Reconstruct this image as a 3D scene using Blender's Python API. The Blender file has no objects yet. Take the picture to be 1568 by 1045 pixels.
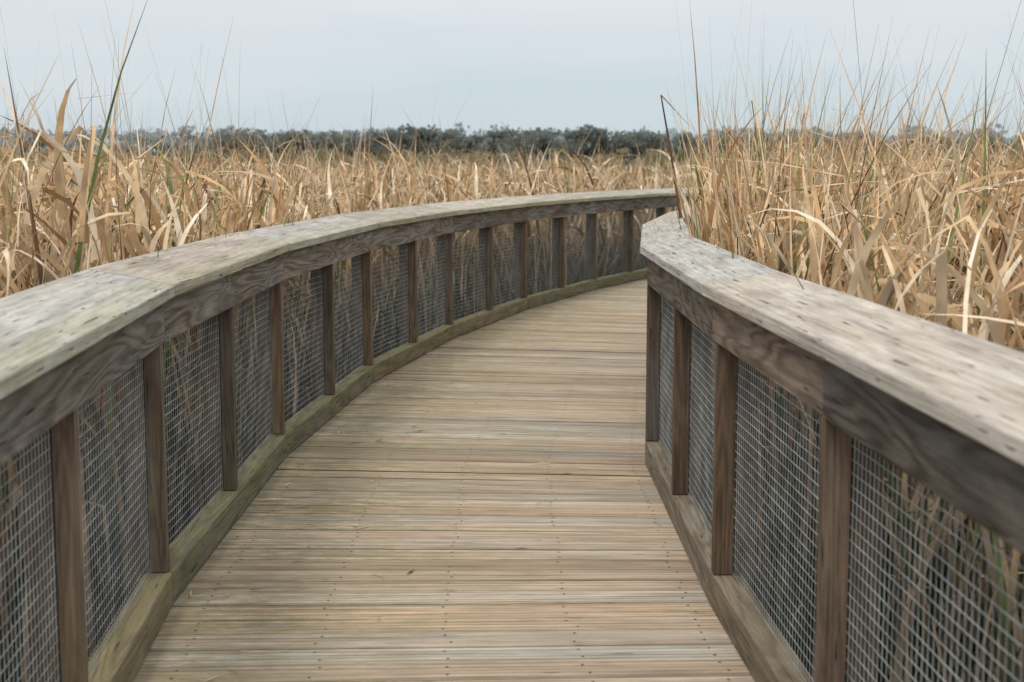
import bpy, math, random
import numpy as np
from mathutils import Vector
random.seed(4); rng=np.random.default_rng(11)
scene=bpy.context.scene
scene.view_settings.view_transform='Standard'
scene.view_settings.look='None'
scene.view_settings.exposure=0
col=scene.collection
# ------------------------------------------------------------------ camera
cam=bpy.data.cameras.new('camera'); cam.lens=50; cam.sensor_width=36
cam.clip_start=0.05; cam.clip_end=6000
cam.dof.use_dof=True; cam.dof.focus_distance=6.5; cam.dof.aperture_fstop=4.6
co=bpy.data.objects.new('camera',cam); col.objects.link(co)
co.location=(0,0,1.46); co.rotation_euler=(math.radians(90-7.14),0,0)
scene.camera=co
# ------------------------------------------------------------------ world
SUN_EL=math.radians(58); SUN_AZ=math.radians(215)
w=bpy.data.worlds.new('World'); scene.world=w; w.use_nodes=True
nt=w.node_tree; nt.nodes.clear()
def N(nt,t,**k):
    n=nt.nodes.new(t)
    for a,b in k.items(): setattr(n,a,b)
    return n
def L(nt,a,b): nt.links.new(a,b)
out=N(nt,'ShaderNodeOutputWorld'); bg=N(nt,'ShaderNodeBackground'); bg.inputs[1].default_value=1.0
sky=N(nt,'ShaderNodeTexSky'); sky.sky_type='NISHITA'; sky.sun_disc=False
sky.sun_elevation=SUN_EL; sky.sun_rotation=SUN_AZ
sc=N(nt,'ShaderNodeVectorMath',operation='SCALE'); sc.inputs['Scale'].default_value=0.09
L(nt,sky.outputs[0],sc.inputs[0])
tc=N(nt,'ShaderNodeTexCoord'); sep=N(nt,'ShaderNodeSeparateXYZ'); L(nt,tc.outputs['Generated'],sep.inputs[0])
mp=N(nt,'ShaderNodeMapping'); mp.inputs['Scale'].default_value=(1.6,1.6,9); L(nt,tc.outputs['Generated'],mp.inputs[0])
nz=N(nt,'ShaderNodeTexNoise'); nz.inputs['Scale'].default_value=1.5; nz.inputs['Detail'].default_value=4; nz.inputs['Roughness'].default_value=.5
L(nt,mp.outputs[0],nz.inputs['Vector'])
m1=N(nt,'ShaderNodeMath',operation='MULTIPLY_ADD'); m1.inputs[1].default_value=.18; m1.inputs[2].default_value=-.08
L(nt,nz.outputs[0],m1.inputs[0])
m2=N(nt,'ShaderNodeMath',operation='ADD'); L(nt,sep.outputs[2],m2.inputs[0]); L(nt,m1.outputs[0],m2.inputs[1])
cr=N(nt,'ShaderNodeValToRGB'); L(nt,m2.outputs[0],cr.inputs[0])
e=cr.color_ramp.elements
e[0].position=0.0; e[0].color=(.61,.72,.78,1)
e[1].position=.75; e[1].color=(1.48,1.46,1.46,1)
x=e.new(.05); x.color=(.64,.74,.80,1)
x=e.new(.095); x.color=(.74,.79,.84,1)
x=e.new(.14); x.color=(.82,.84,.87,1)
mx=N(nt,'ShaderNodeMix',data_type='RGBA'); mx.inputs[0].default_value=.88
L(nt,sc.outputs[0],mx.inputs[6]); L(nt,cr.outputs[0],mx.inputs[7])
L(nt,mx.outputs[2],bg.inputs[0]); L(nt,bg.outputs[0],out.inputs[0])
sl=bpy.data.lights.new('sun','SUN'); sl.energy=1.5; sl.angle=math.radians(16); sl.color=(1,.93,.84)
so=bpy.data.objects.new('sun',sl); col.objects.link(so); so.location=(5,-5,10)
d=Vector((math.sin(SUN_AZ)*math.cos(SUN_EL),math.cos(SUN_AZ)*math.cos(SUN_EL),math.sin(SUN_EL)))
so.rotation_euler=d.to_track_quat('Z','Y').to_euler()
# ------------------------------------------------------------------ materials
def wood(name,dark,light,ring=.3,fib=.6,crack=.7,moss=(.16,.19,.05),rib=0.0,bump=.5,grey=(.3,.3,.29),greyamt=.5,fs=(2.2,110),stain=0.0,rs=(.8,9),grime=.35):
    m=bpy.data.materials.new(name); m.use_nodes=True; t=m.node_tree; t.nodes.clear()
    o=N(t,'ShaderNodeOutputMaterial'); b=N(t,'ShaderNodeBsdfPrincipled'); b.inputs['Roughness'].default_value=.88
    b.inputs['Specular IOR Level'].default_value=.15
    L(t,b.outputs[0],o.inputs[0])
    uv=N(t,'ShaderNodeUVMap'); uv.uv_map='UVMap'
    def vec(a,c):
        v=N(t,'ShaderNodeVectorMath',operation='MULTIPLY'); v.inputs[1].default_value=(a,c,1); L(t,uv.outputs[0],v.inputs[0]); return v.outputs[0]
    def noise(v,s=1,det=4,r=.6,dist=0):
        n=N(t,'ShaderNodeTexNoise'); n.inputs['Scale'].default_value=s; n.inputs['Detail'].default_value=det
        n.inputs['Roughness'].default_value=r; n.inputs['Distortion'].default_value=dist; L(t,v,n.inputs['Vector']); return n.outputs[0]
    def math_(op,a,b_=None,c=None,clamp=False):
        n=N(t,'ShaderNodeMath',operation=op); n.use_clamp=clamp
        for i,q in enumerate((a,b_,c)):
            if q is None: continue
            if isinstance(q,(int,float)): n.inputs[i].default_value=q
            else: L(t,q,n.inputs[i])
        return n.outputs[0]
    def mr(v,a,b_,c=0,d_=1):
        n=N(t,'ShaderNodeMapRange'); n.inputs[1].default_value=a; n.inputs[2].default_value=b_; n.inputs[3].default_value=c; n.inputs[4].default_value=d_; L(t,v,n.inputs[0]); return n.outputs[0]
    def mix(f,a,b_,bl='MIX'):
        n=N(t,'ShaderNodeMix',data_type='RGBA'); n.blend_type=bl
        for i,q in ((0,f),(6,a),(7,b_)):
            if isinstance(q,(int,float)): n.inputs[i].default_value=q
            elif isinstance(q,tuple): n.inputs[i].default_value=(*q,1)
            else: L(t,q,n.inputs[i])
        return n.outputs[2]
    fiber=noise(vec(*fs),1,5,.65)
    fine=noise(vec(fs[0]*3,fs[1]*3.2),1,3,.6)
    big=noise(vec(1.3,9),1,4,.6,.3)
    rings=math_('SINE',math_('MULTIPLY',noise(vec(*rs),1,1.5,.4,.35),60))
    rings=mr(rings,-1,.6,0,1)
    f=mr(fiber,.34,.66)
    f=math_('ADD',math_('MULTIPLY',f,fib),math_('MULTIPLY',mr(fine,.3,.7),1-fib))
    f=math_('ADD',math_('MULTIPLY',f,1-ring),math_('MULTIPLY',rings,ring),clamp=True)
    c=mix(f,dark,light)
    g=mr(big,.38,.66,0,greyamt)
    gl=mix(f,tuple(q*.5 for q in grey),grey)
    c=mix(g,c,gl)
    at=N(t,'ShaderNodeAttribute'); at.attribute_name='tone'
    sp=N(t,'ShaderNodeSeparateColor'); L(t,at.outputs['Color'],sp.inputs[0])
    tint=mix(sp.outputs[1],(.93,.98,1.02),(1.12,.98,.85))
    c=mix(1.0,c,tint,'MULTIPLY')
    gr=noise(vec(2.6,13),1,6,.7,.5)
    br=N(t,'ShaderNodeVectorMath',operation='SCALE'); L(t,c,br.inputs[0])
    L(t,math_('MULTIPLY',sp.outputs[0],mr(gr,.33,.62,1-grime,1.08)),br.inputs['Scale'])
    c=br.outputs[0]
    mn=noise(vec(8,20),1,6,.75)
    mf=math_('MULTIPLY',sp.outputs[2],mr(mn,.38,.58,.15,1),clamp=True)
    mossc=mix(f,tuple(q*.55 for q in moss),tuple(q*1.15 for q in moss))
    c=mix(mf,c,mossc)
    ck=noise(vec(5,70),1,2,.5)
    ckf=mr(ck,crack,crack+.03)
    c=mix(math_('MULTIPLY',ckf,.85),c,tuple(q*.3 for q in dark))
    if stain>0:
        st=noise(vec(1.2,5),1.7,4,.6,.4)
        c=mix(mr(st,.58,.74,0,stain),c,tuple(q*.5 for q in dark))
    hgt=math_('SUBTRACT',math_('ADD',f,math_('MULTIPLY',fiber,.6)),math_('MULTIPLY',ckf,1.5))
    if rib>0:
        s2=N(t,'ShaderNodeSeparateXYZ'); L(t,uv.outputs[0],s2.inputs[0])
        rb=math_('SINE',math_('MULTIPLY',s2.outputs[1],2*math.pi/.0285))
        rbf=mr(rb,.5,1,0,1)
        rbf=math_('MULTIPLY',rbf,mr(noise(vec(.9,20),1,2,.5),.38,.58,.15,1))
        hgt=math_('SUBTRACT',hgt,math_('MULTIPLY',rbf,rib))
        c=mix(math_('MULTIPLY',rbf,.6),c,tuple(q*.85 for q in dark))
    bp=N(t,'ShaderNodeBump'); bp.inputs['Strength'].default_value=bump; bp.inputs['Distance'].default_value=.004
    L(t,hgt,bp.inputs['Height']); L(t,bp.outputs[0],b.inputs['Normal'])
    L(t,c,b.inputs['Base Color'])
    return m
M_deck=wood('weathered_deck_wood',(.19,.15,.11),(.67,.565,.44),ring=.06,fib=.7,crack=.71,rib=1.0,moss=(.27,.25,.14),grey=(.60,.57,.51),greyamt=.65,fs=(.9,48),stain=.35,grime=.22,bump=.7)
M_cap=wood('weathered_cap_wood',(.23,.21,.18),(.60,.57,.515),ring=.12,fib=.6,crack=.66,moss=(.34,.34,.17),grey=(.63,.62,.60),greyamt=.85,fs=(1.6,55),stain=.4,rs=(.5,8),grime=.32,bump=.7)
M_fas=wood('weathered_fascia_wood',(.06,.047,.038),(.29,.245,.20),ring=.5,fib=.6,crack=.685,moss=(.17,.17,.09),grey=(.31,.29,.27),greyamt=.85,stain=.5,rs=(1.0,9),grime=.45,bump=.8)
M_post=wood('brown_post_wood',(.055,.038,.028),(.235,.175,.13),ring=.3,fib=.6,crack=.68,moss=(.14,.145,.07),grey=(.23,.205,.18),greyamt=.8,grime=.45,rs=(1,12),stain=.3)
M_kerb=wood('mossy_kerb_wood',(.08,.065,.048),(.30,.26,.20),ring=.3,fib=.6,crack=.68,moss=(.25,.245,.11),grey=(.28,.265,.23),greyamt=.6,stain=.4,grime=.45)
def simple(name,c,r=.6,metal=0,noise=None):
    m=bpy.data.materials.new(name); m.use_nodes=True; t=m.node_tree
    b=t.nodes['Principled BSDF']; b.inputs['Roughness'].default_value=r; b.inputs['Metallic'].default_value=metal
    n=N(t,'ShaderNodeTexNoise'); n.inputs['Scale'].default_value=noise or 5; n.inputs['Detail'].default_value=5
    tcn=N(t,'ShaderNodeTexCoord'); L(t,tcn.outputs['Object'],n.inputs['Vector'])
    r_=N(t,'ShaderNodeValToRGB'); r_.color_ramp.elements[0].position=.3; r_.color_ramp.elements[1].position=.7
    r_.color_ramp.elements[0].color=(*[q*.55 for q in c],1); r_.color_ramp.elements[1].color=(*[min(1,q*1.3) for q in c],1)
    L(t,n.outputs[0],r_.inputs[0]); L(t,r_.outputs[0],b.inputs['Base Color'])
    return m
M_wire=simple('galvanised_wire',(.36,.38,.38),.5,.1,9)
M_screw=simple('rusty_screw',(.05,.04,.03),.6,.3,40)
# ------------------------------------------------------------------ mesh builder
class MB:
    def __init__(s): s.v=[]; s.f=[]; s.uv=[]; s.tn=[]
    def prism(s,A,B,tone,closed=True):
        n=len(A); o=len(s.v); s.v+= [tuple(p) for p in A]+[tuple(p) for p in B]
        ru=random.uniform(0,50); rv=random.uniform(0,50)
        Ln=(Vector(B[0])-Vector(A[0])).length
        per=[0]
        for i in range(n): per.append(per[-1]+(Vector(A[(i+1)%n])-Vector(A[i])).length)
        def tn(i):
            t=tone(s.v[i]) if callable(tone) else tone
            return (t[0],t[1],t[2],1)
        for i in range(n):
            j=(i+1)%n; f=(o+i,o+j,o+n+j,o+n+i); s.f.append(f)
            s.uv+=[(ru,rv+per[i]),(ru,rv+per[i+1]),(ru+Ln,rv+per[i+1]),(ru+Ln,rv+per[i])]
            s.tn+=[tn(q) for q in f]
        f=tuple(o+i for i in range(n))[::-1]; s.f.append(f)
        s.uv+=[(ru+.03*math.sin(q),rv+.1*math.cos(q)) for q in range(n)]; s.tn+=[tn(q) for q in f]
        f=tuple(o+n+i for i in range(n)); s.f.append(f)
        s.uv+=[(ru+.03*math.sin(q),rv+.1*math.cos(q)) for q in range(n)]; s.tn+=[tn(q) for q in f]
    def obj(s,name,mat,parent=None,bevel=0):
        me=bpy.data.meshes.new(name); me.from_pydata(s.v,[],s.f); 
        u=me.uv_layers.new(name='UVMap'); u.data.foreach_set('uv',np.array(s.uv,dtype=np.float32).ravel())
        c=me.color_attributes.new('tone','FLOAT_COLOR','CORNER'); c.data.foreach_set('color',np.array(s.tn,dtype=np.float32).ravel())
        me.materials.append(mat); me.update()
        import bmesh
        bm=bmesh.new(); bm.from_mesh(me); bmesh.ops.recalc_face_normals(bm,faces=bm.faces); bm.to_mesh(me); bm.free()
        ob=bpy.data.objects.new(name,me); col.objects.link(ob)
        if parent: ob.parent=parent
        if bevel:
            md=ob.modifiers.new('bevel','BEVEL'); md.width=bevel; md.segments=2; md.limit_method='ANGLE'; md.angle_limit=math.radians(40)
        return ob
# ------------------------------------------------------------------ path
LP=[(-.45,-2.7),(-.72,-.3),(-.935,2.13),(-1.125,4.58),(-1.125,6.99),(-.921,9.42),(-.484,11.82),(.155,14.175),(.992,16.47),(2.02,18.68)]
RP=[(1.2,-2.3),(.94,-.05),(.75,2.3),(.655,4.62),(.648,6.80),(.872,9.15),(1.29,11.42)]
h=.52
while h<1.3:
    LP.append((LP[-1][0]+2.44*math.sin(h),LP[-1][1]+2.44*math.cos(h))); h+=.085
def normals(P,side):
    ns=[]
    ds=[(Vector(P[i+1])-Vector(P[i])).normalized() for i in range(len(P)-1)]
    for i in range(len(P)):
        a=ds[max(i-1,0)]; b=ds[min(i,len(ds)-1)]
        na=Vector((-a.y,a.x))*side; nb=Vector((-b.y,b.x))*side
        m=(na+nb).normalized(); m/=m.dot(nb); ns.append(m)
    return ns
LN=normals(LP,1)
for i in range(7,len(LP)): 
    q=Vector(LP[i])-LN[i]*1.80; RP.append((q.x,q.y))
RN=normals(RP,-1)
RPR=list(RP); RPR[2]=(.783,1.5); RPRN=normals(RPR,-1)
n_seg=len(LP)-1
# ------------------------------------------------------------------ railing
def build_rail(name,P,Nn,side,postf):
    if side>0: CAP=[(-.036,1.030),(-.036,1.068),(.110,1.098),(.248,1.121),(.248,1.083),(.110,1.060)]
    else: CAP=[(-.036,1.030),(-.036,1.068),(.100,1.092),(.222,1.108),(.222,1.070),(.100,1.054)]
    pa=.012 if side>0 else .0015
    root=bpy.data.objects.new(name,None); col.objects.link(root)
    cap,fas,hdr,ker,post,trim=MB(),MB(),MB(),MB(),MB(),MB()
    SV=[];SF=[]
    def sec(Pt,Nv,S): return [(Pt.x+a*Nv.x,Pt.y+a*Nv.y,z) for a,z in S]
    for i in range(len(P)-1):
        A=Vector(P[i]);B=Vector(P[i+1]); d=(B-A).normalized(); g=d*.002
        nn_=Vector((-d.y,d.x))*side
        k=random.uniform(.84,1.04); hu=random.uniform(.1,.6)
        dz=random.uniform(-.002,.002)
        S=[(a,z+dz) for a,z in CAP]
        ml=.6 if side>0 else .12
        def ct(p,k=k,hu=hu):
            return (k,hu,ml if p[2]<1.0695+dz else .08)
        cap.prism(sec(A+g,Nn[i],S),sec(B-g,Nn[i+1],S),ct)
        Ls=(B-A).length
        for s_ in (.05,Ls*.5,Ls-.05):
            for a,z in ((.03,1.0825),(.175,1.1085 if side>0 else 1.1025)):
                q=A+d*(s_+random.uniform(-.012,.012))+nn_*a; oo=len(SV)
                for j in range(7): SV.append((q.x+.005*math.cos(j*.898),q.y+.005*math.sin(j*.898),z+dz+.0035))
                SF.append(tuple(range(oo,oo+7)))
            for z in (.92,.99):
                q=A+d*(s_+random.uniform(-.01,.01))-nn_*.0015; oo=len(SV)
                for j in range(7): SV.append((q.x+d.x*.005*math.cos(j*.898),q.y+d.y*.005*math.cos(j*.898),z+.005*math.sin(j*.898)))
                SF.append(tuple(range(oo,oo+7)))
        F=[(0,.884),(0,1.033),(.038,1.036),(.038,.884)]
        if side<0 and i==2:
            M=A.lerp(B,.55); F2=[(-.0015,.882),(-.0015,1.0325),(.038,1.036),(.038,.882)]
            fas.prism(sec(A+g,Nn[i],F2),sec(M-g,nn_,F2),(.58,.15,.02))
            fas.prism(sec(M+g,nn_,F),sec(B-g,Nn[i+1],F),(.92,.95,.02))
        else:
            k=random.uniform(.8,1.15)*(.9 if side<0 else 1)
            fh=random.uniform(.1,.5) if side>0 else random.uniform(.5,.9)
            fas.prism(sec(A+g,Nn[i],F),sec(B-g,Nn[i+1],F),lambda p,k=k,hu=fh:(k,hu,.25 if side>0 and p[2]>1 else .04))
        F=[(.040,.90),(.040,1.040),(.125,1.050),(.125,.90)]
        hdr.prism(sec(A+g,Nn[i],F),sec(B-g,Nn[i+1],F),(.7,.5,0))
        K=[(0,.004),(0,.117),(.092,.117),(.092,.004)]
        k=random.uniform(.85,1.15)
        mk=.72 if side>0 else .08
        ker.prism(sec(A+g,Nn[i],K),sec(B-g,Nn[i+1],K),lambda p,k=k,hu=random.random():(k,hu,mk if p[2]>.1 else mk*.45))
    for i in range(len(P)-1):
        A=Vector(P[i]);B=Vector(P[i+1]); d=(B-A).normalized(); n=Vector((-d.y,d.x))*side
        for fr in postf(i):
            C=A.lerp(B,fr); wd=.0215
            def box(a0,a1,z0,z1,mb,tone,lean=random.uniform(-.006,.006)):
                lo=[(C+d*sx*wd+n*a) for a,sx in ((a0,-1),(a0,1),(a1,1),(a1,-1))]
                mb.prism([(q.x,q.y,z0) for q in lo],[(q.x+d.x*lean,q.y+d.y*lean,z1) for q in lo],tone)
            k=random.uniform(.85,1.35)*(.82 if side<0 else 1)
            box(pa,.066,.1185,.8805,post,lambda p,k=k,hu=random.random():(k,hu,.4 if (p[2]<.3 and side>0) else .05))
            box(.070,.14,-.5,.898,post,(.6,.5,0.2))
    cap.obj('cap_rail',M_cap,root,.004); fas.obj('fascia_board',M_fas,root,.003)
    hdr.obj('top_header',M_fas,root); ker.obj('bottom_rail',M_kerb,root,.005); post.obj('posts',M_post,root,.003)
    me=bpy.data.meshes.new('screw_heads'); me.from_pydata(SV,[],SF); me.materials.append(M_screw)
    ob=bpy.data.objects.new('screw_heads',me); col.objects.link(ob); ob.parent=root
    V=[];F=[]
    def wire(a,b,r,u1,u2):
        o=len(V)
        for p in (a,b):
            V.append(tuple(p+u1*r)); V.append(tuple(p-u1*r*.5+u2*r*.87)); V.append(tuple(p-u1*r*.5-u2*r*.87))
        for i in range(3):
            j=(i+1)%3; F.append((o+i,o+j,o+3+j,o+3+i))
    cs=.0315; r=.0012
    for i in range(len(P)-1):
        if i>=n_seg-3: continue
        A=Vector(P[i])+Nn[i]*.068;B=Vector(P[i+1])+Nn[i+1]*.068; d=(B-A).normalized(); n3=Vector((-d.y,d.x,0)); d3=Vector((d.x,d.y,0))
        Ln=(B-A).length; m=int(Ln/cs)
        for k in range(m):
            q=A+d*(k+.5)*Ln/m; 
            wire(Vector((q.x,q.y,.10)),Vector((q.x,q.y,.90)),r,d3,n3)
        z=.125
        while z<.89:
            nn=8; pr=None
            for s in range(nn+1):
                q=A.lerp(B,s/nn); zz=z+.0025*math.sin(s*1.7+i)+.001*math.sin(z*40+s)
                cur=Vector((q.x,q.y,zz))+n3*.003
                if pr is not None: wire(pr,cur,r,Vector((0,0,1)),n3)
                pr=cur
            z+=cs
    me=bpy.data.meshes.new('wire_mesh'); me.from_pydata(V,[],F); me.materials.append(M_wire)
    ob=bpy.data.objects.new('wire_mesh',me); col.objects.link(ob); ob.parent=root
    return root
build_rail('wooden_railing',LP,LN,1,lambda i:(0.0,.5) if i!=3 else (0.0,.49))
build_rail('wooden_railing',RPR,RPRN,-1,lambda i:{2:(.17,.55,.978),3:(.49,),4:(.01,.5)}.get(i,(0.0,.5)))
# ------------------------------------------------------------------ deck
deck=MB(); root=bpy.data.objects.new('boardwalk',None); col.objects.link(root)
scV=[];scF=[]
for i in range(n_seg):
    a0=Vector(LP[i])+LN[i]*.14; a1=Vector(LP[i+1])+LN[i+1]*.14
    b0=Vector(RP[i])+RN[i]*.14; b1=Vector(RP[i+1])+RN[i+1]*.14
    nb=17
    for k in range(nb):
        g=.028+random.uniform(0,.018)
        f0=(k+g)/nb; f1=(k+1-g)/nb
        z=random.uniform(-.003,.003)
        tone=random.gauss(.99,.085); hue=min(1,max(0,random.gauss(.55,.27)))
        if random.random()<.12: tone*=.84
        tone=max(.7,min(1.18,tone))
        l0=a0.lerp(a1,f0);l1=a0.lerp(a1,f1);r0=b0.lerp(b1,f0);r1=b0.lerp(b1,f1)
        ru=random.uniform(0,50); rv=random.uniform(0,50); o=len(deck.v)
        W=(l1-l0).length; LnB=(r0-l0).length
        prof=[0,.10,.25,.5,.8,1.0]
        mossp=[1.,.98,.75,.35,.14,.15]
        for s,t in enumerate(prof):
            p=l0.lerp(r0,t); q=l1.lerp(r1,t)
            deck.v+=[(p.x,p.y,-.038+z),(p.x,p.y,z),(q.x,q.y,z),(q.x,q.y,-.038+z)]
        mj=random.uniform(.6,1.3)
        for s in range(len(prof)-1):
            u0=ru+prof[s]*LnB; u1=ru+prof[s+1]*LnB
            for c0,c1,v0,v1 in ((0,1,-.038,0),(1,2,0,W),(2,3,W,W+.038),(3,0,W+.04,2*W+.04)):
                deck.f.append((o+s*4+c0,o+s*4+c1,o+s*4+4+c1,o+s*4+4+c0))
                deck.uv+=[(u0,rv+v0),(u0,rv+v1),(u1,rv+v1),(u1,rv+v0)]
                m0=(tone*(.85 if s==0 else 1),hue,min(1,mossp[s]*mj),1); m1_=(tone,hue,min(1,mossp[s+1]*mj),1)
                deck.tn+=[m0,m0,m1_,m1_]
        e=o+(len(prof)-1)*4
        for f in ((o,o+3,o+2,o+1),(e,e+1,e+2,e+3)):
            deck.f.append(f); deck.uv+=[(ru,rv)]*4; deck.tn+=[(tone*.8,hue,.3,1)]*4
        for t in (.12,.315,.505,.70,.90):
            for dv in (.25,.75):
                if random.random()<.1: continue
                c=l0.lerp(l1,dv).lerp(r0.lerp(r1,dv),t+random.gauss(0,.0035))
                c.y+=random.gauss(0,.003); oo=len(scV); rr=.0048
                for q in range(7): scV.append((c.x+rr*math.cos(q*.898),c.y+rr*math.sin(q*.898),z+.0012))
                scF.append(tuple(range(oo,oo+7)))
deck.obj('deck_boards',M_deck,root,.0035)
me=bpy.data.meshes.new('deck_screws'); me.from_pydata(scV,[],scF); me.materials.append(M_screw)
ob=bpy.data.objects.new('deck_screws',me); col.objects.link(ob); ob.parent=root
jo=MB()
for i in range(n_seg):
    for t in (.04,.3,.5,.7,.96):
        a=Vector(LP[i]).lerp(Vector(RP[i]),t); b=Vector(LP[i+1]).lerp(Vector(RP[i+1]),t)
        n=Vector((-(b-a).y,(b-a).x)).normalized()*.02
        jo.prism([(a.x-n.x,a.y-n.y,-.24),(a.x-n.x,a.y-n.y,-.045),(a.x+n.x,a.y+n.y,-.045),(a.x+n.x,a.y+n.y,-.24)],
                 [(b.x-n.x,b.y-n.y,-.24),(b.x-n.x,b.y-n.y,-.045),(b.x+n.x,b.y+n.y,-.045),(b.x+n.x,b.y+n.y,-.24)],(.6,.5,.2))
jo.obj('joists',M_post,root)
# ------------------------------------------------------------------ ground
GZ=-.55
def ground():
    n=90; xs=np.sign(np.linspace(-1,1,n))*np.abs(np.linspace(-1,1,n))**3*3000
    ys=xs+0; X,Y=np.meshgrid(xs,ys)
    Z=GZ+.06*np.sin(X*1.3+1)*np.cos(Y*1.1)*np.exp(-(X**2+Y**2)/3000)
    v=np.stack([X.ravel(),Y.ravel(),Z.ravel()],1)
    f=[(j*n+i,j*n+i+1,(j+1)*n+i+1,(j+1)*n+i) for j in range(n-1) for i in range(n-1)]
    me=bpy.data.meshes.new('marsh_ground'); me.from_pydata(v.tolist(),[],f)
    me.materials.append(simple('marsh_mud',(.035,.045,.025),.9,0,1.5))
    ob=bpy.data.objects.new('marsh_ground',me); col.objects.link(ob)
ground()
# ------------------------------------------------------------------ reeds
def leafmat(name,trans=.3,var=True):
    m=bpy.data.materials.new(name); m.use_nodes=True; t=m.node_tree; t.nodes.clear()
    o=N(t,'ShaderNodeOutputMaterial'); b=N(t,'ShaderNodeBsdfPrincipled'); b.inputs['Roughness'].default_value=.65 if var else 1
    b.inputs['Specular IOR Level'].default_value=.25 if var else 0
    at=N(t,'ShaderNodeAttribute'); at.attribute_name='leafcol'
    g=N(t,'ShaderNodeNewGeometry')
    n=N(t,'ShaderNodeTexNoise'); n.inputs['Scale'].default_value=9 if var else .25; n.inputs['Detail'].default_value=2
    L(t,g.outputs['Position'],n.inputs['Vector'])
    r=N(t,'ShaderNodeMapRange'); r.inputs[1].default_value=.3; r.inputs[2].default_value=.7; r.inputs[3].default_value=.62 if var else .85; r.inputs[4].default_value=1.22 if var else 1.12
    L(t,n.outputs[0],r.inputs[0])
    s=N(t,'ShaderNodeVectorMath',operation='SCALE'); L(t,at.outputs['Color'],s.inputs[0]); L(t,r.outputs[0],s.inputs['Scale'])
    tr=N(t,'ShaderNodeBsdfTranslucent'); L(t,s.outputs[0],tr.inputs[0]); L(t,s.outputs[0],b.inputs['Base Color'])
    mxs=N(t,'ShaderNodeMixShader'); mxs.inputs[0].default_value=trans
    L(t,b.outputs[0],mxs.inputs[1]); L(t,tr.outputs[0],mxs.inputs[2]); L(t,mxs.outputs[0],o.inputs[0])
    return m
M_reed=leafmat('dry_reed',.22)
LPa=np.array(LP);RPa=np.array(RP)
def Lx(y): return np.interp(y,LPa[:,1],LPa[:,0])
def Rx(y): return np.interp(y,RPa[:,1],RPa[:,0])
YE=min(LPa[-1,1],RPa[-1,1])-.5
def clearance(x,y):
    sl=(Lx(y+.3)-Lx(y-.3))/.6; c=1/np.sqrt(1+sl*sl)
    dl=(Lx(y)-x)*c; 
    sr=(Rx(y+.3)-Rx(y-.3))/.6; cr_=1/np.sqrt(1+sr*sr)
    dr=(x-Rx(y))*cr_
    r=np.maximum(dl,dr)
    return np.where(y>YE,5.0,r)
def blades(x,y,H,w,a0,bend,kt,kink,phi,colr,K=9,dark=True,z0=None,bp=2.6,full=False):
    n=len(x)
    t=np.linspace(0,1,K+1)
    kr=rng.normal(0,1.0,n)
    past=(t[None,:]>kt[:,None])
    ang=a0[:,None]+bend[:,None]*t[None,:]**bp+kink[:,None]*past
    ang=np.clip(ang,-2.9,2.9)
    L_=H[:,None]/K
    az=phi[:,None]+.35*np.sin(t[None,:]*3+phi[:,None]*5)+kr[:,None]*past*(np.abs(kink[:,None])>.01)
    dz=L_*np.cos(ang); dr=L_*np.sin(ang)
    z=np.concatenate([np.zeros((n,1)),np.cumsum(dz[:,:-1],1)],1)
    if z0 is not None: z=z+z0[:,None]
    px=np.concatenate([np.zeros((n,1)),np.cumsum((dr*np.cos(az))[:,:-1],1)],1)
    py=np.concatenate([np.zeros((n,1)),np.cumsum((dr*np.sin(az))[:,:-1],1)],1)
    lim=np.where(z>1.72,.06,.17)
    def bad(px,py): return (clearance(x[:,None]+px,y[:,None]+py)<lim).any(1)
    bd=bad(px,py); fl=np.where(bd,-1,1)[:,None]; px=px*fl; py=py*fl
    st=bad(px,py); px=np.where(st[:,None],px*.1,px); py=np.where(st[:,None],py*.1,py)
    psi=rng.normal(0,.75,n)[:,None]+t[None,:]*rng.normal(0,.9,n)[:,None]
    wd=w[:,None]*.5*np.clip((1-t[None,:])*1.5,0,1)**.9*(1 if full else np.clip(.6+t[None,:]*1.6,0,1))
    wd[:,-1]=.0004
    sx=np.cos(psi)*wd; sy=np.sin(psi)*wd
    P=np.zeros((n,K+1,2,3))
    P[:,:,0,0]=x[:,None]+px-sx; P[:,:,1,0]=x[:,None]+px+sx
    P[:,:,0,1]=y[:,None]+py-sy; P[:,:,1,1]=y[:,None]+py+sy
    zz=GZ+z+0*sx; P[:,:,0,2]=zz; P[:,:,1,2]=zz+wd*.3*(np.abs(ang)<1)+wd*1.2*(np.abs(ang)>=1)
    verts=P.reshape(-1,3)
    b=(np.arange(n)*(K+1)*2)[:,None]+ (np.arange(K)*2)[None,:]
    q=np.stack([b,b+1,b+3,b+2],-1).reshape(-1,4)
    C=np.ones((n,K+1,2,4)); C[...,:3]=colr[:,None,None,:]
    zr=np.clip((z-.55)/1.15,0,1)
    shade=.17+.98*zr  # shade deep in the stand painted into blade colour, darker toward the base
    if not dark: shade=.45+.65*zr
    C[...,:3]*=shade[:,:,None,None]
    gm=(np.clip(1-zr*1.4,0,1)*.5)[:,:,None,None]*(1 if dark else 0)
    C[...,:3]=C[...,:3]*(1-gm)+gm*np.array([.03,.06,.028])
    return verts,q,C.reshape(-1,4)
def palette(n,green):
    base=np.array([[.64,.455,.26],[.73,.57,.38],[.51,.335,.175],[.35,.205,.095],[.86,.74,.56],[.57,.385,.20],[.15,.09,.05]])
    pr=[.28,.20,.16,.11,.12,.08,.05]
    c=base[rng.choice(len(base),n,p=pr)]*rng.uniform(.85,1.1,(n,1))
    g=np.array([.16,.21,.065])*rng.uniform(.6,1.5,(n,1)); mix=(rng.random(n)<green)[:,None]
    return np.where(mix,g,c)
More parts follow.
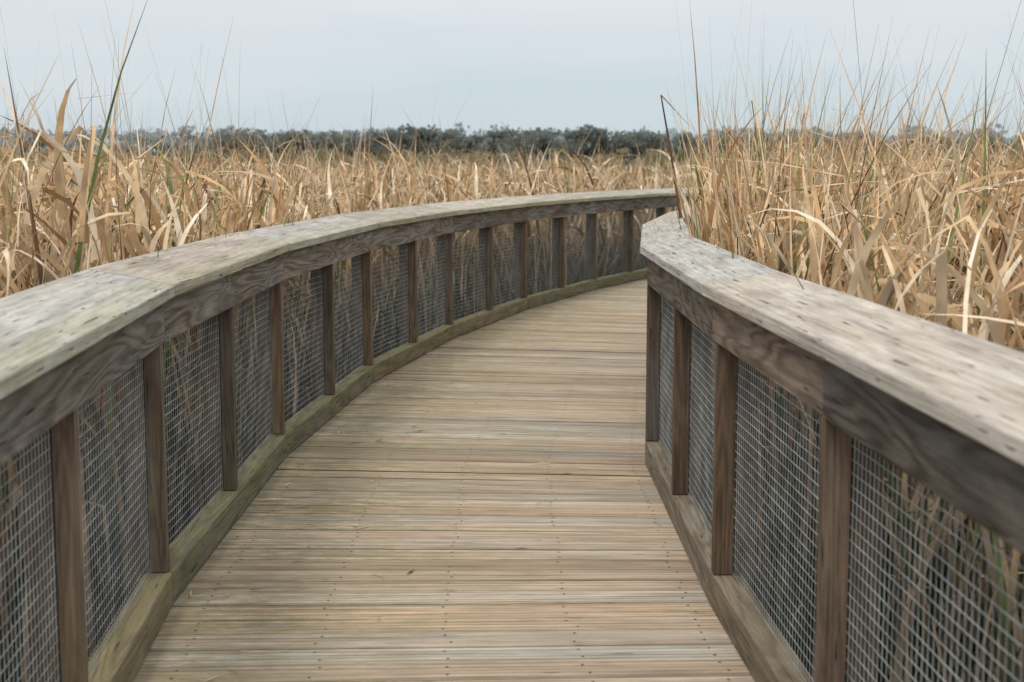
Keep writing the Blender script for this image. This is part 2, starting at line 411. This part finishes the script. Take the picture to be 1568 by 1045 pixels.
def field(y0,y1,dens,slope,se):
    n=int((slope*(y1**2-y0**2)+2*se*(y1-y0))*dens)
    y=np.sqrt(rng.uniform(max(y0,0)**2,y1**2,n)); x=rng.uniform(-1,1,n)*(slope*y+se)
    return x,y
def scatter(y0,y1,dens,slope,wmul,hmul=1.,side_extra=1.5,greenf=.08,K=9,xy=None,tuft=9,tr=.16,stalk=.06):
    if xy is None:
        x,y=field(y0,y1,dens/tuft,slope,side_extra); n=len(x)
        cl=np.sin(x*2.1+1.3*np.sin(y*1.7))*np.sin(y*2.3+1.1*np.sin(x*1.3))
        keep=(rng.random(n)<.72+.45*cl)
        x=x[keep];y=y[keep]
    else: x,y=xy
    nt_=len(x)
    th=rng.normal(1,.09,nt_); tphi=rng.uniform(0,2*np.pi,nt_); ttone=rng.uniform(.8,1.14,nt_)
    idx=np.repeat(np.arange(nt_),tuft)
    ox=rng.normal(0,tr,len(idx)); oy=rng.normal(0,tr,len(idx))
    x=x[idx]+ox; y=y[idx]+oy
    kp=clearance(x,y)>.28
    x=x[kp];y=y[kp];idx=idx[kp];ox=ox[kp];oy=oy[kp]
    n=len(x)
    hm=1+.07*np.sin(x*.9+.4)*np.sin(y*.7+1)
    right=x>Rx(np.minimum(y,YE))
    H=rng.normal(2.0,.17,n)*hm*hmul*np.where(right,1.04,1.0)*th[idx]
    w=rng.uniform(.013,.038,n)*wmul
    out_=np.arctan2(oy,ox)
    a0=np.abs(rng.normal(0,.17,n))+np.hypot(ox,oy)*.5; bend=np.abs(rng.normal(.1,.55,n))
    kt=rng.uniform(.45,.93,n); kink=np.where(rng.random(n)<.45,rng.uniform(.4,2.5,n),0)
    phi=np.where(rng.random(n)<.5,out_,np.where(rng.random(n)<.5,tphi[idx],rng.uniform(0,6.28,n)))+rng.normal(0,.3,n)
    c=palette(n,greenf)*ttone[idx][:,None]
    ty=rng.random(n)
    u=ty<.14; H[u]=rng.uniform(.5,1.6,u.sum()); c[u]=np.where((rng.random(u.sum())<.6)[:,None],np.array([.12,.17,.055])*rng.uniform(.6,1.6,(u.sum(),1)),c[u])
    l=(ty>.16)&(ty<.28); a0[l]=rng.uniform(.3,.85,l.sum()); H[l]*=.85
    s=ty>1-stalk; H[s]*=rng.uniform(1.03,1.2,s.sum()); w[s]*=rng.uniform(.22,.45,s.sum()); kink[s]*=(rng.random(s.sum())<.2); bend[s]*=.4; a0[s]*=.6
    c[s]*=.75
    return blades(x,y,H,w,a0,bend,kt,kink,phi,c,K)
def tangle(y0,y1,dens,slope,wmul,K=7):
    """broken, arching leaves hung on the stalks in the upper storey"""
    x,y=field(y0,y1,dens,slope,1.5)
    k=clearance(x,y)>.28; x=x[k];y=y[k]; n=len(x)
    hm=1+.07*np.sin(x*.9+.4)*np.sin(y*.7+1)
    z0=rng.uniform(.7,1.72,n)*hm
    Ln=rng.uniform(.25,.8,n)
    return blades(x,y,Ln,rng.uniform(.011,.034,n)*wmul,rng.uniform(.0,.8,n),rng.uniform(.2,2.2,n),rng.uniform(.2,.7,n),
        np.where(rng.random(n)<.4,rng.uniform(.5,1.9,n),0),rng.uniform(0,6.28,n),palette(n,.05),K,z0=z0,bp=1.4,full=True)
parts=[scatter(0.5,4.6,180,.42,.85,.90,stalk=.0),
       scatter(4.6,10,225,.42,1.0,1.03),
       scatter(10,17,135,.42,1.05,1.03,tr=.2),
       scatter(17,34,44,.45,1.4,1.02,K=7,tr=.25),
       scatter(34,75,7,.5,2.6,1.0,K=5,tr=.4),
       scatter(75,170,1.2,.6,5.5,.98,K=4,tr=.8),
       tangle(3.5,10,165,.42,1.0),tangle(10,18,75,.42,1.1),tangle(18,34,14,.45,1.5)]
yy=rng.uniform(6.3,10.5,110); xx=Rx(yy)+.36+np.abs(rng.normal(0,.35,110))
parts.append(scatter(0,0,0,0,1.0,1.03,xy=(xx,yy),tr=.1))
yy=rng.uniform(10,20,110); xx=Rx(yy)+.42+np.abs(rng.normal(0,.8,110))
parts.append(scatter(0,0,0,0,1.1,1.03,xy=(xx,yy),tr=.12))
# shaded undergrowth right behind the netting
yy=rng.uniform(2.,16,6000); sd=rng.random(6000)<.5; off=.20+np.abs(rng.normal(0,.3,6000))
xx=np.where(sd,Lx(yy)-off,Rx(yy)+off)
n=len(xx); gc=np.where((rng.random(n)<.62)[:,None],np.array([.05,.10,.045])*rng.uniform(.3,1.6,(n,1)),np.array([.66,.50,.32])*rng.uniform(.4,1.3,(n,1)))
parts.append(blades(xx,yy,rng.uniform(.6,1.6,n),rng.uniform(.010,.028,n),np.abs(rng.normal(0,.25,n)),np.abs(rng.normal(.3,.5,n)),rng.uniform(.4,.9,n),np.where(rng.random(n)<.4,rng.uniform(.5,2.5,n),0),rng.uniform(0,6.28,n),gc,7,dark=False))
# green shoots among the dry stand, mostly on the near left
ng=150
yg=np.concatenate([rng.uniform(4.4,8.5,90),rng.uniform(4.5,10,60)]); xg=np.where(np.arange(ng)<90,Lx(yg)-.32-np.abs(rng.normal(0,.3,ng)),Rx(yg)+.33+np.abs(rng.normal(0,.4,ng)))
gcol=np.array([.15,.21,.06])*rng.uniform(.6,1.4,(ng,1))
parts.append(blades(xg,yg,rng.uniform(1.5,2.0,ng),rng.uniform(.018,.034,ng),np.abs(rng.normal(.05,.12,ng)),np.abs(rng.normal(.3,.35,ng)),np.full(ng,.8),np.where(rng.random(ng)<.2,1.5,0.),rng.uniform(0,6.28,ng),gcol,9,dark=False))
tall=[(1.16,8.2,2.38,.03,2.9,.024,(.36,.22,.10)),(1.9,9.5,2.0,.05,.4,.009,(.4,.28,.14)),(2.2,8.0,1.9,.06,.1,.01,(.45,.32,.17)),
(2.35,7.2,1.95,.12,.1,.012,(.4,.27,.13)),(1.35,7.6,1.9,.07,2.8,.01,(.5,.36,.2)),(1.6,7.0,1.85,.1,.3,.012,(.5,.36,.2)),(2.0,6.3,1.83,.16,.1,.014,(.34,.2,.1)),
(2.15,6.6,1.87,.2,.2,.012,(.5,.4,.24)),(1.5,8.6,1.9,.04,1.4,.01,(.5,.4,.24)),
(-1.62,5.0,2.05,.26,.25,.028,(.42,.26,.12)),(-1.78,5.3,1.95,.1,2.5,.024,(.6,.43,.23)),(-1.75,6.1,2.02,.03,1.,.010,(.3,.2,.1)),(-1.65,6.3,2.0,.1,2.9,.009,(.3,.2,.1)),
(-1.62,6.8,2.0,.05,.3,.009,(.4,.3,.15)),(-1.75,6.4,1.86,.05,2.,.014,(.3,.2,.1)),(-1.85,5.4,2.1,.2,2.9,.028,(.62,.44,.24)),(-1.8,6.0,1.88,.03,1.2,.016,(.5,.35,.18)),
(-1.60,7.4,1.75,.3,.2,.008,(.3,.2,.1)),(-1.9,5.5,1.78,.3,.4,.030,(.66,.50,.30)),(-1.75,5.0,1.75,.2,2.9,.032,(.5,.34,.18)),(-1.55,4.9,1.6,.25,1.9,.032,(.66,.52,.34)),
(-1.75,4.9,1.9,.16,2.8,.030,(.70,.54,.34)),(-1.66,4.6,1.78,.3,2.9,.028,(.6,.42,.22)),(-1.7,5.1,1.8,.3,.1,.030,(.62,.44,.24))]
ta=np.array([[a[0],a[1],a[2],a[3],a[4],a[5]] for a in tall]); tcx=np.array([a[6] for a in tall])
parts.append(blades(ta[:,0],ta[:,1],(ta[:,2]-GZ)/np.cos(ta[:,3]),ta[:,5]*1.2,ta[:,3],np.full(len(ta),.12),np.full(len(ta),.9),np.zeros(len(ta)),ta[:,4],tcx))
vs=[];qs=[];cs_=[];o=0
for v,q,c in parts: vs.append(v);qs.append(q+o);cs_.append(c);o+=len(v)
V=np.concatenate(vs).astype(np.float32);Q=np.concatenate(qs).astype(np.int32);C=np.concatenate(cs_).astype(np.float32)
def fastmesh(name,V,Q,C,mat):
    me=bpy.data.meshes.new(name); me.vertices.add(len(V)); me.vertices.foreach_set('co',V.ravel())
    me.loops.add(Q.size); me.loops.foreach_set('vertex_index',Q.ravel())
    me.polygons.add(len(Q)); me.polygons.foreach_set('loop_start',np.arange(0,Q.size,4,dtype=np.int32))
    me.update(calc_edges=True)
    a=me.color_attributes.new('leafcol','FLOAT_COLOR','POINT'); a.data.foreach_set('color',C.ravel())
    me.materials.append(mat); ob=bpy.data.objects.new(name,me); col.objects.link(ob); return ob
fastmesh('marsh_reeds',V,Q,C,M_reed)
print('REEDS',len(Q))
# ------------------------------------------------------------------ distant trees
def treeline(name,specs,leafsize,cbase,nleaf,trunk=True):
    Vs=[];Qs=[];Cs=[];o=0
    for (x,y,h,wd) in specs:
        nb=rng.integers(7,12)
        cen=np.stack([rng.normal(0,.28*wd,nb),rng.normal(0,.28*wd,nb),rng.uniform(.2,.86,nb)*h],1)
        rad=rng.uniform(.18,.30,nb)*wd
        k=rng.integers(0,nb,nleaf)
        dirs=rng.normal(size=(nleaf,3)); dirs/=np.linalg.norm(dirs,axis=1)[:,None]
        r=rad[k]*rng.uniform(.3,1.0,nleaf)
        P=cen[k]+dirs*r[:,None]*np.array([1,1,.55]); P[:,2]=np.clip(P[:,2],.1,None)
        a=rng.normal(size=(nleaf,3)); a/=np.linalg.norm(a,axis=1)[:,None]
        b=np.cross(a,rng.normal(size=(nleaf,3))); b/=np.linalg.norm(b,axis=1)[:,None]
        s=leafsize*rng.uniform(.5,1.3,nleaf)[:,None]
        P=P+np.array([x,y,GZ]); q=np.stack([P-a*s,P+b*s*.8,P+a*s,P-b*s*.8],1).reshape(-1,3)
        Vs.append(q); Qs.append(np.arange(len(q)).reshape(-1,4)+o); o+=len(q)
        c=np.ones((nleaf,4,4)); tint=cbase*rng.uniform(.9,1.1)
        c[...,:3]=(tint*rng.uniform(.9,1.1,(nleaf,1)))[:,None,:]; Cs.append(c.reshape(-1,4))
        if trunk:
            for j in range(6):
                A=j*math.pi/3; B=(j+1)*math.pi/3; r0=.03*h; r1=.01*h; H=h*.7
                q=np.array([[x+r0*math.cos(A),y+r0*math.sin(A),GZ],[x+r0*math.cos(B),y+r0*math.sin(B),GZ],[x+r1*math.cos(B),y+r1*math.sin(B),GZ+H],[x+r1*math.cos(A),y+r1*math.sin(A),GZ+H]])
                Vs.append(q);Qs.append(np.arange(4)[None]+o);o+=4
                Cs.append(np.tile([.17,.18,.165,1],(4,1)))
    return fastmesh(name,np.concatenate(Vs).astype(np.float32),np.concatenate(Qs).astype(np.int32),np.concatenate(Cs).astype(np.float32),M_far)
M_far=leafmat('distant_foliage',.5,False)
sp=[]
x=-45
while x<100:
    bump=1.2*math.exp(-((x+14)/5)**2)+.9*math.exp(-((x-13)/4)**2)+.3*math.exp(-((x-2)/6)**2)+.3*math.exp(-((x+35)/7)**2)
    h=(7.1+bump+random.gauss(0,.2))
    if x>25: h-=.9
    sp.append((x,225+random.uniform(-6,6),h,random.uniform(6,9))); x+=random.uniform(1.6,2.6)
treeline('distant_tree_line',sp,.30,np.array([.215,.24,.215]),1000)  # aerial haze mixed into the leaf colour, no volume
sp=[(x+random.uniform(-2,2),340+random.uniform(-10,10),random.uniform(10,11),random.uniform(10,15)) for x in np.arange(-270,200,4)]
treeline('distant_tree_line',sp,.6,np.array([.37,.42,.43]),500)  # farther row, paler leaf colour carries the painted haze
sp=[(x+random.uniform(-2,2),190+random.uniform(-12,12),random.uniform(3.0,4.2),random.uniform(4,8)) for x in np.arange(-120,150,2.2)]
treeline('distant_shrubs',sp,.3,np.array([.28,.26,.165]),300,False)
# ------------------------------------------------------------------ reed scraps lying on the deck
n=80
xs=[];P=[];F=[];Cc=[]
for i in range(n):
    y=random.uniform(2.6,11)
    x=Lx(y)+abs(random.gauss(0,.25))+.02 if random.random()<.65 else random.uniform(Lx(y)+.05,Rx(y)-.05)
    x=float(x); a=random.uniform(0,math.pi); l=random.uniform(.01,.06); ww=random.uniform(.002,.0045)
    dx,dy=math.cos(a)*l,math.sin(a)*l; nx,ny=-math.sin(a)*ww,math.cos(a)*ww
    o=len(P); P+=[(x-dx,y-dy,.005),(x+nx,y+ny,.008),(x+dx,y+dy,.006),(x-nx,y-ny,.006)]; F.append((o,o+1,o+2,o+3))
    c=random.choice([(.5,.38,.2),(.3,.2,.1),(.1,.07,.05),(.6,.5,.3)]); Cc+=[(*c,1)]*4
fastmesh('fallen_reed_scraps',np.array(P,dtype=np.float32),np.array(F,dtype=np.int32),np.array(Cc,dtype=np.float32),M_reed)
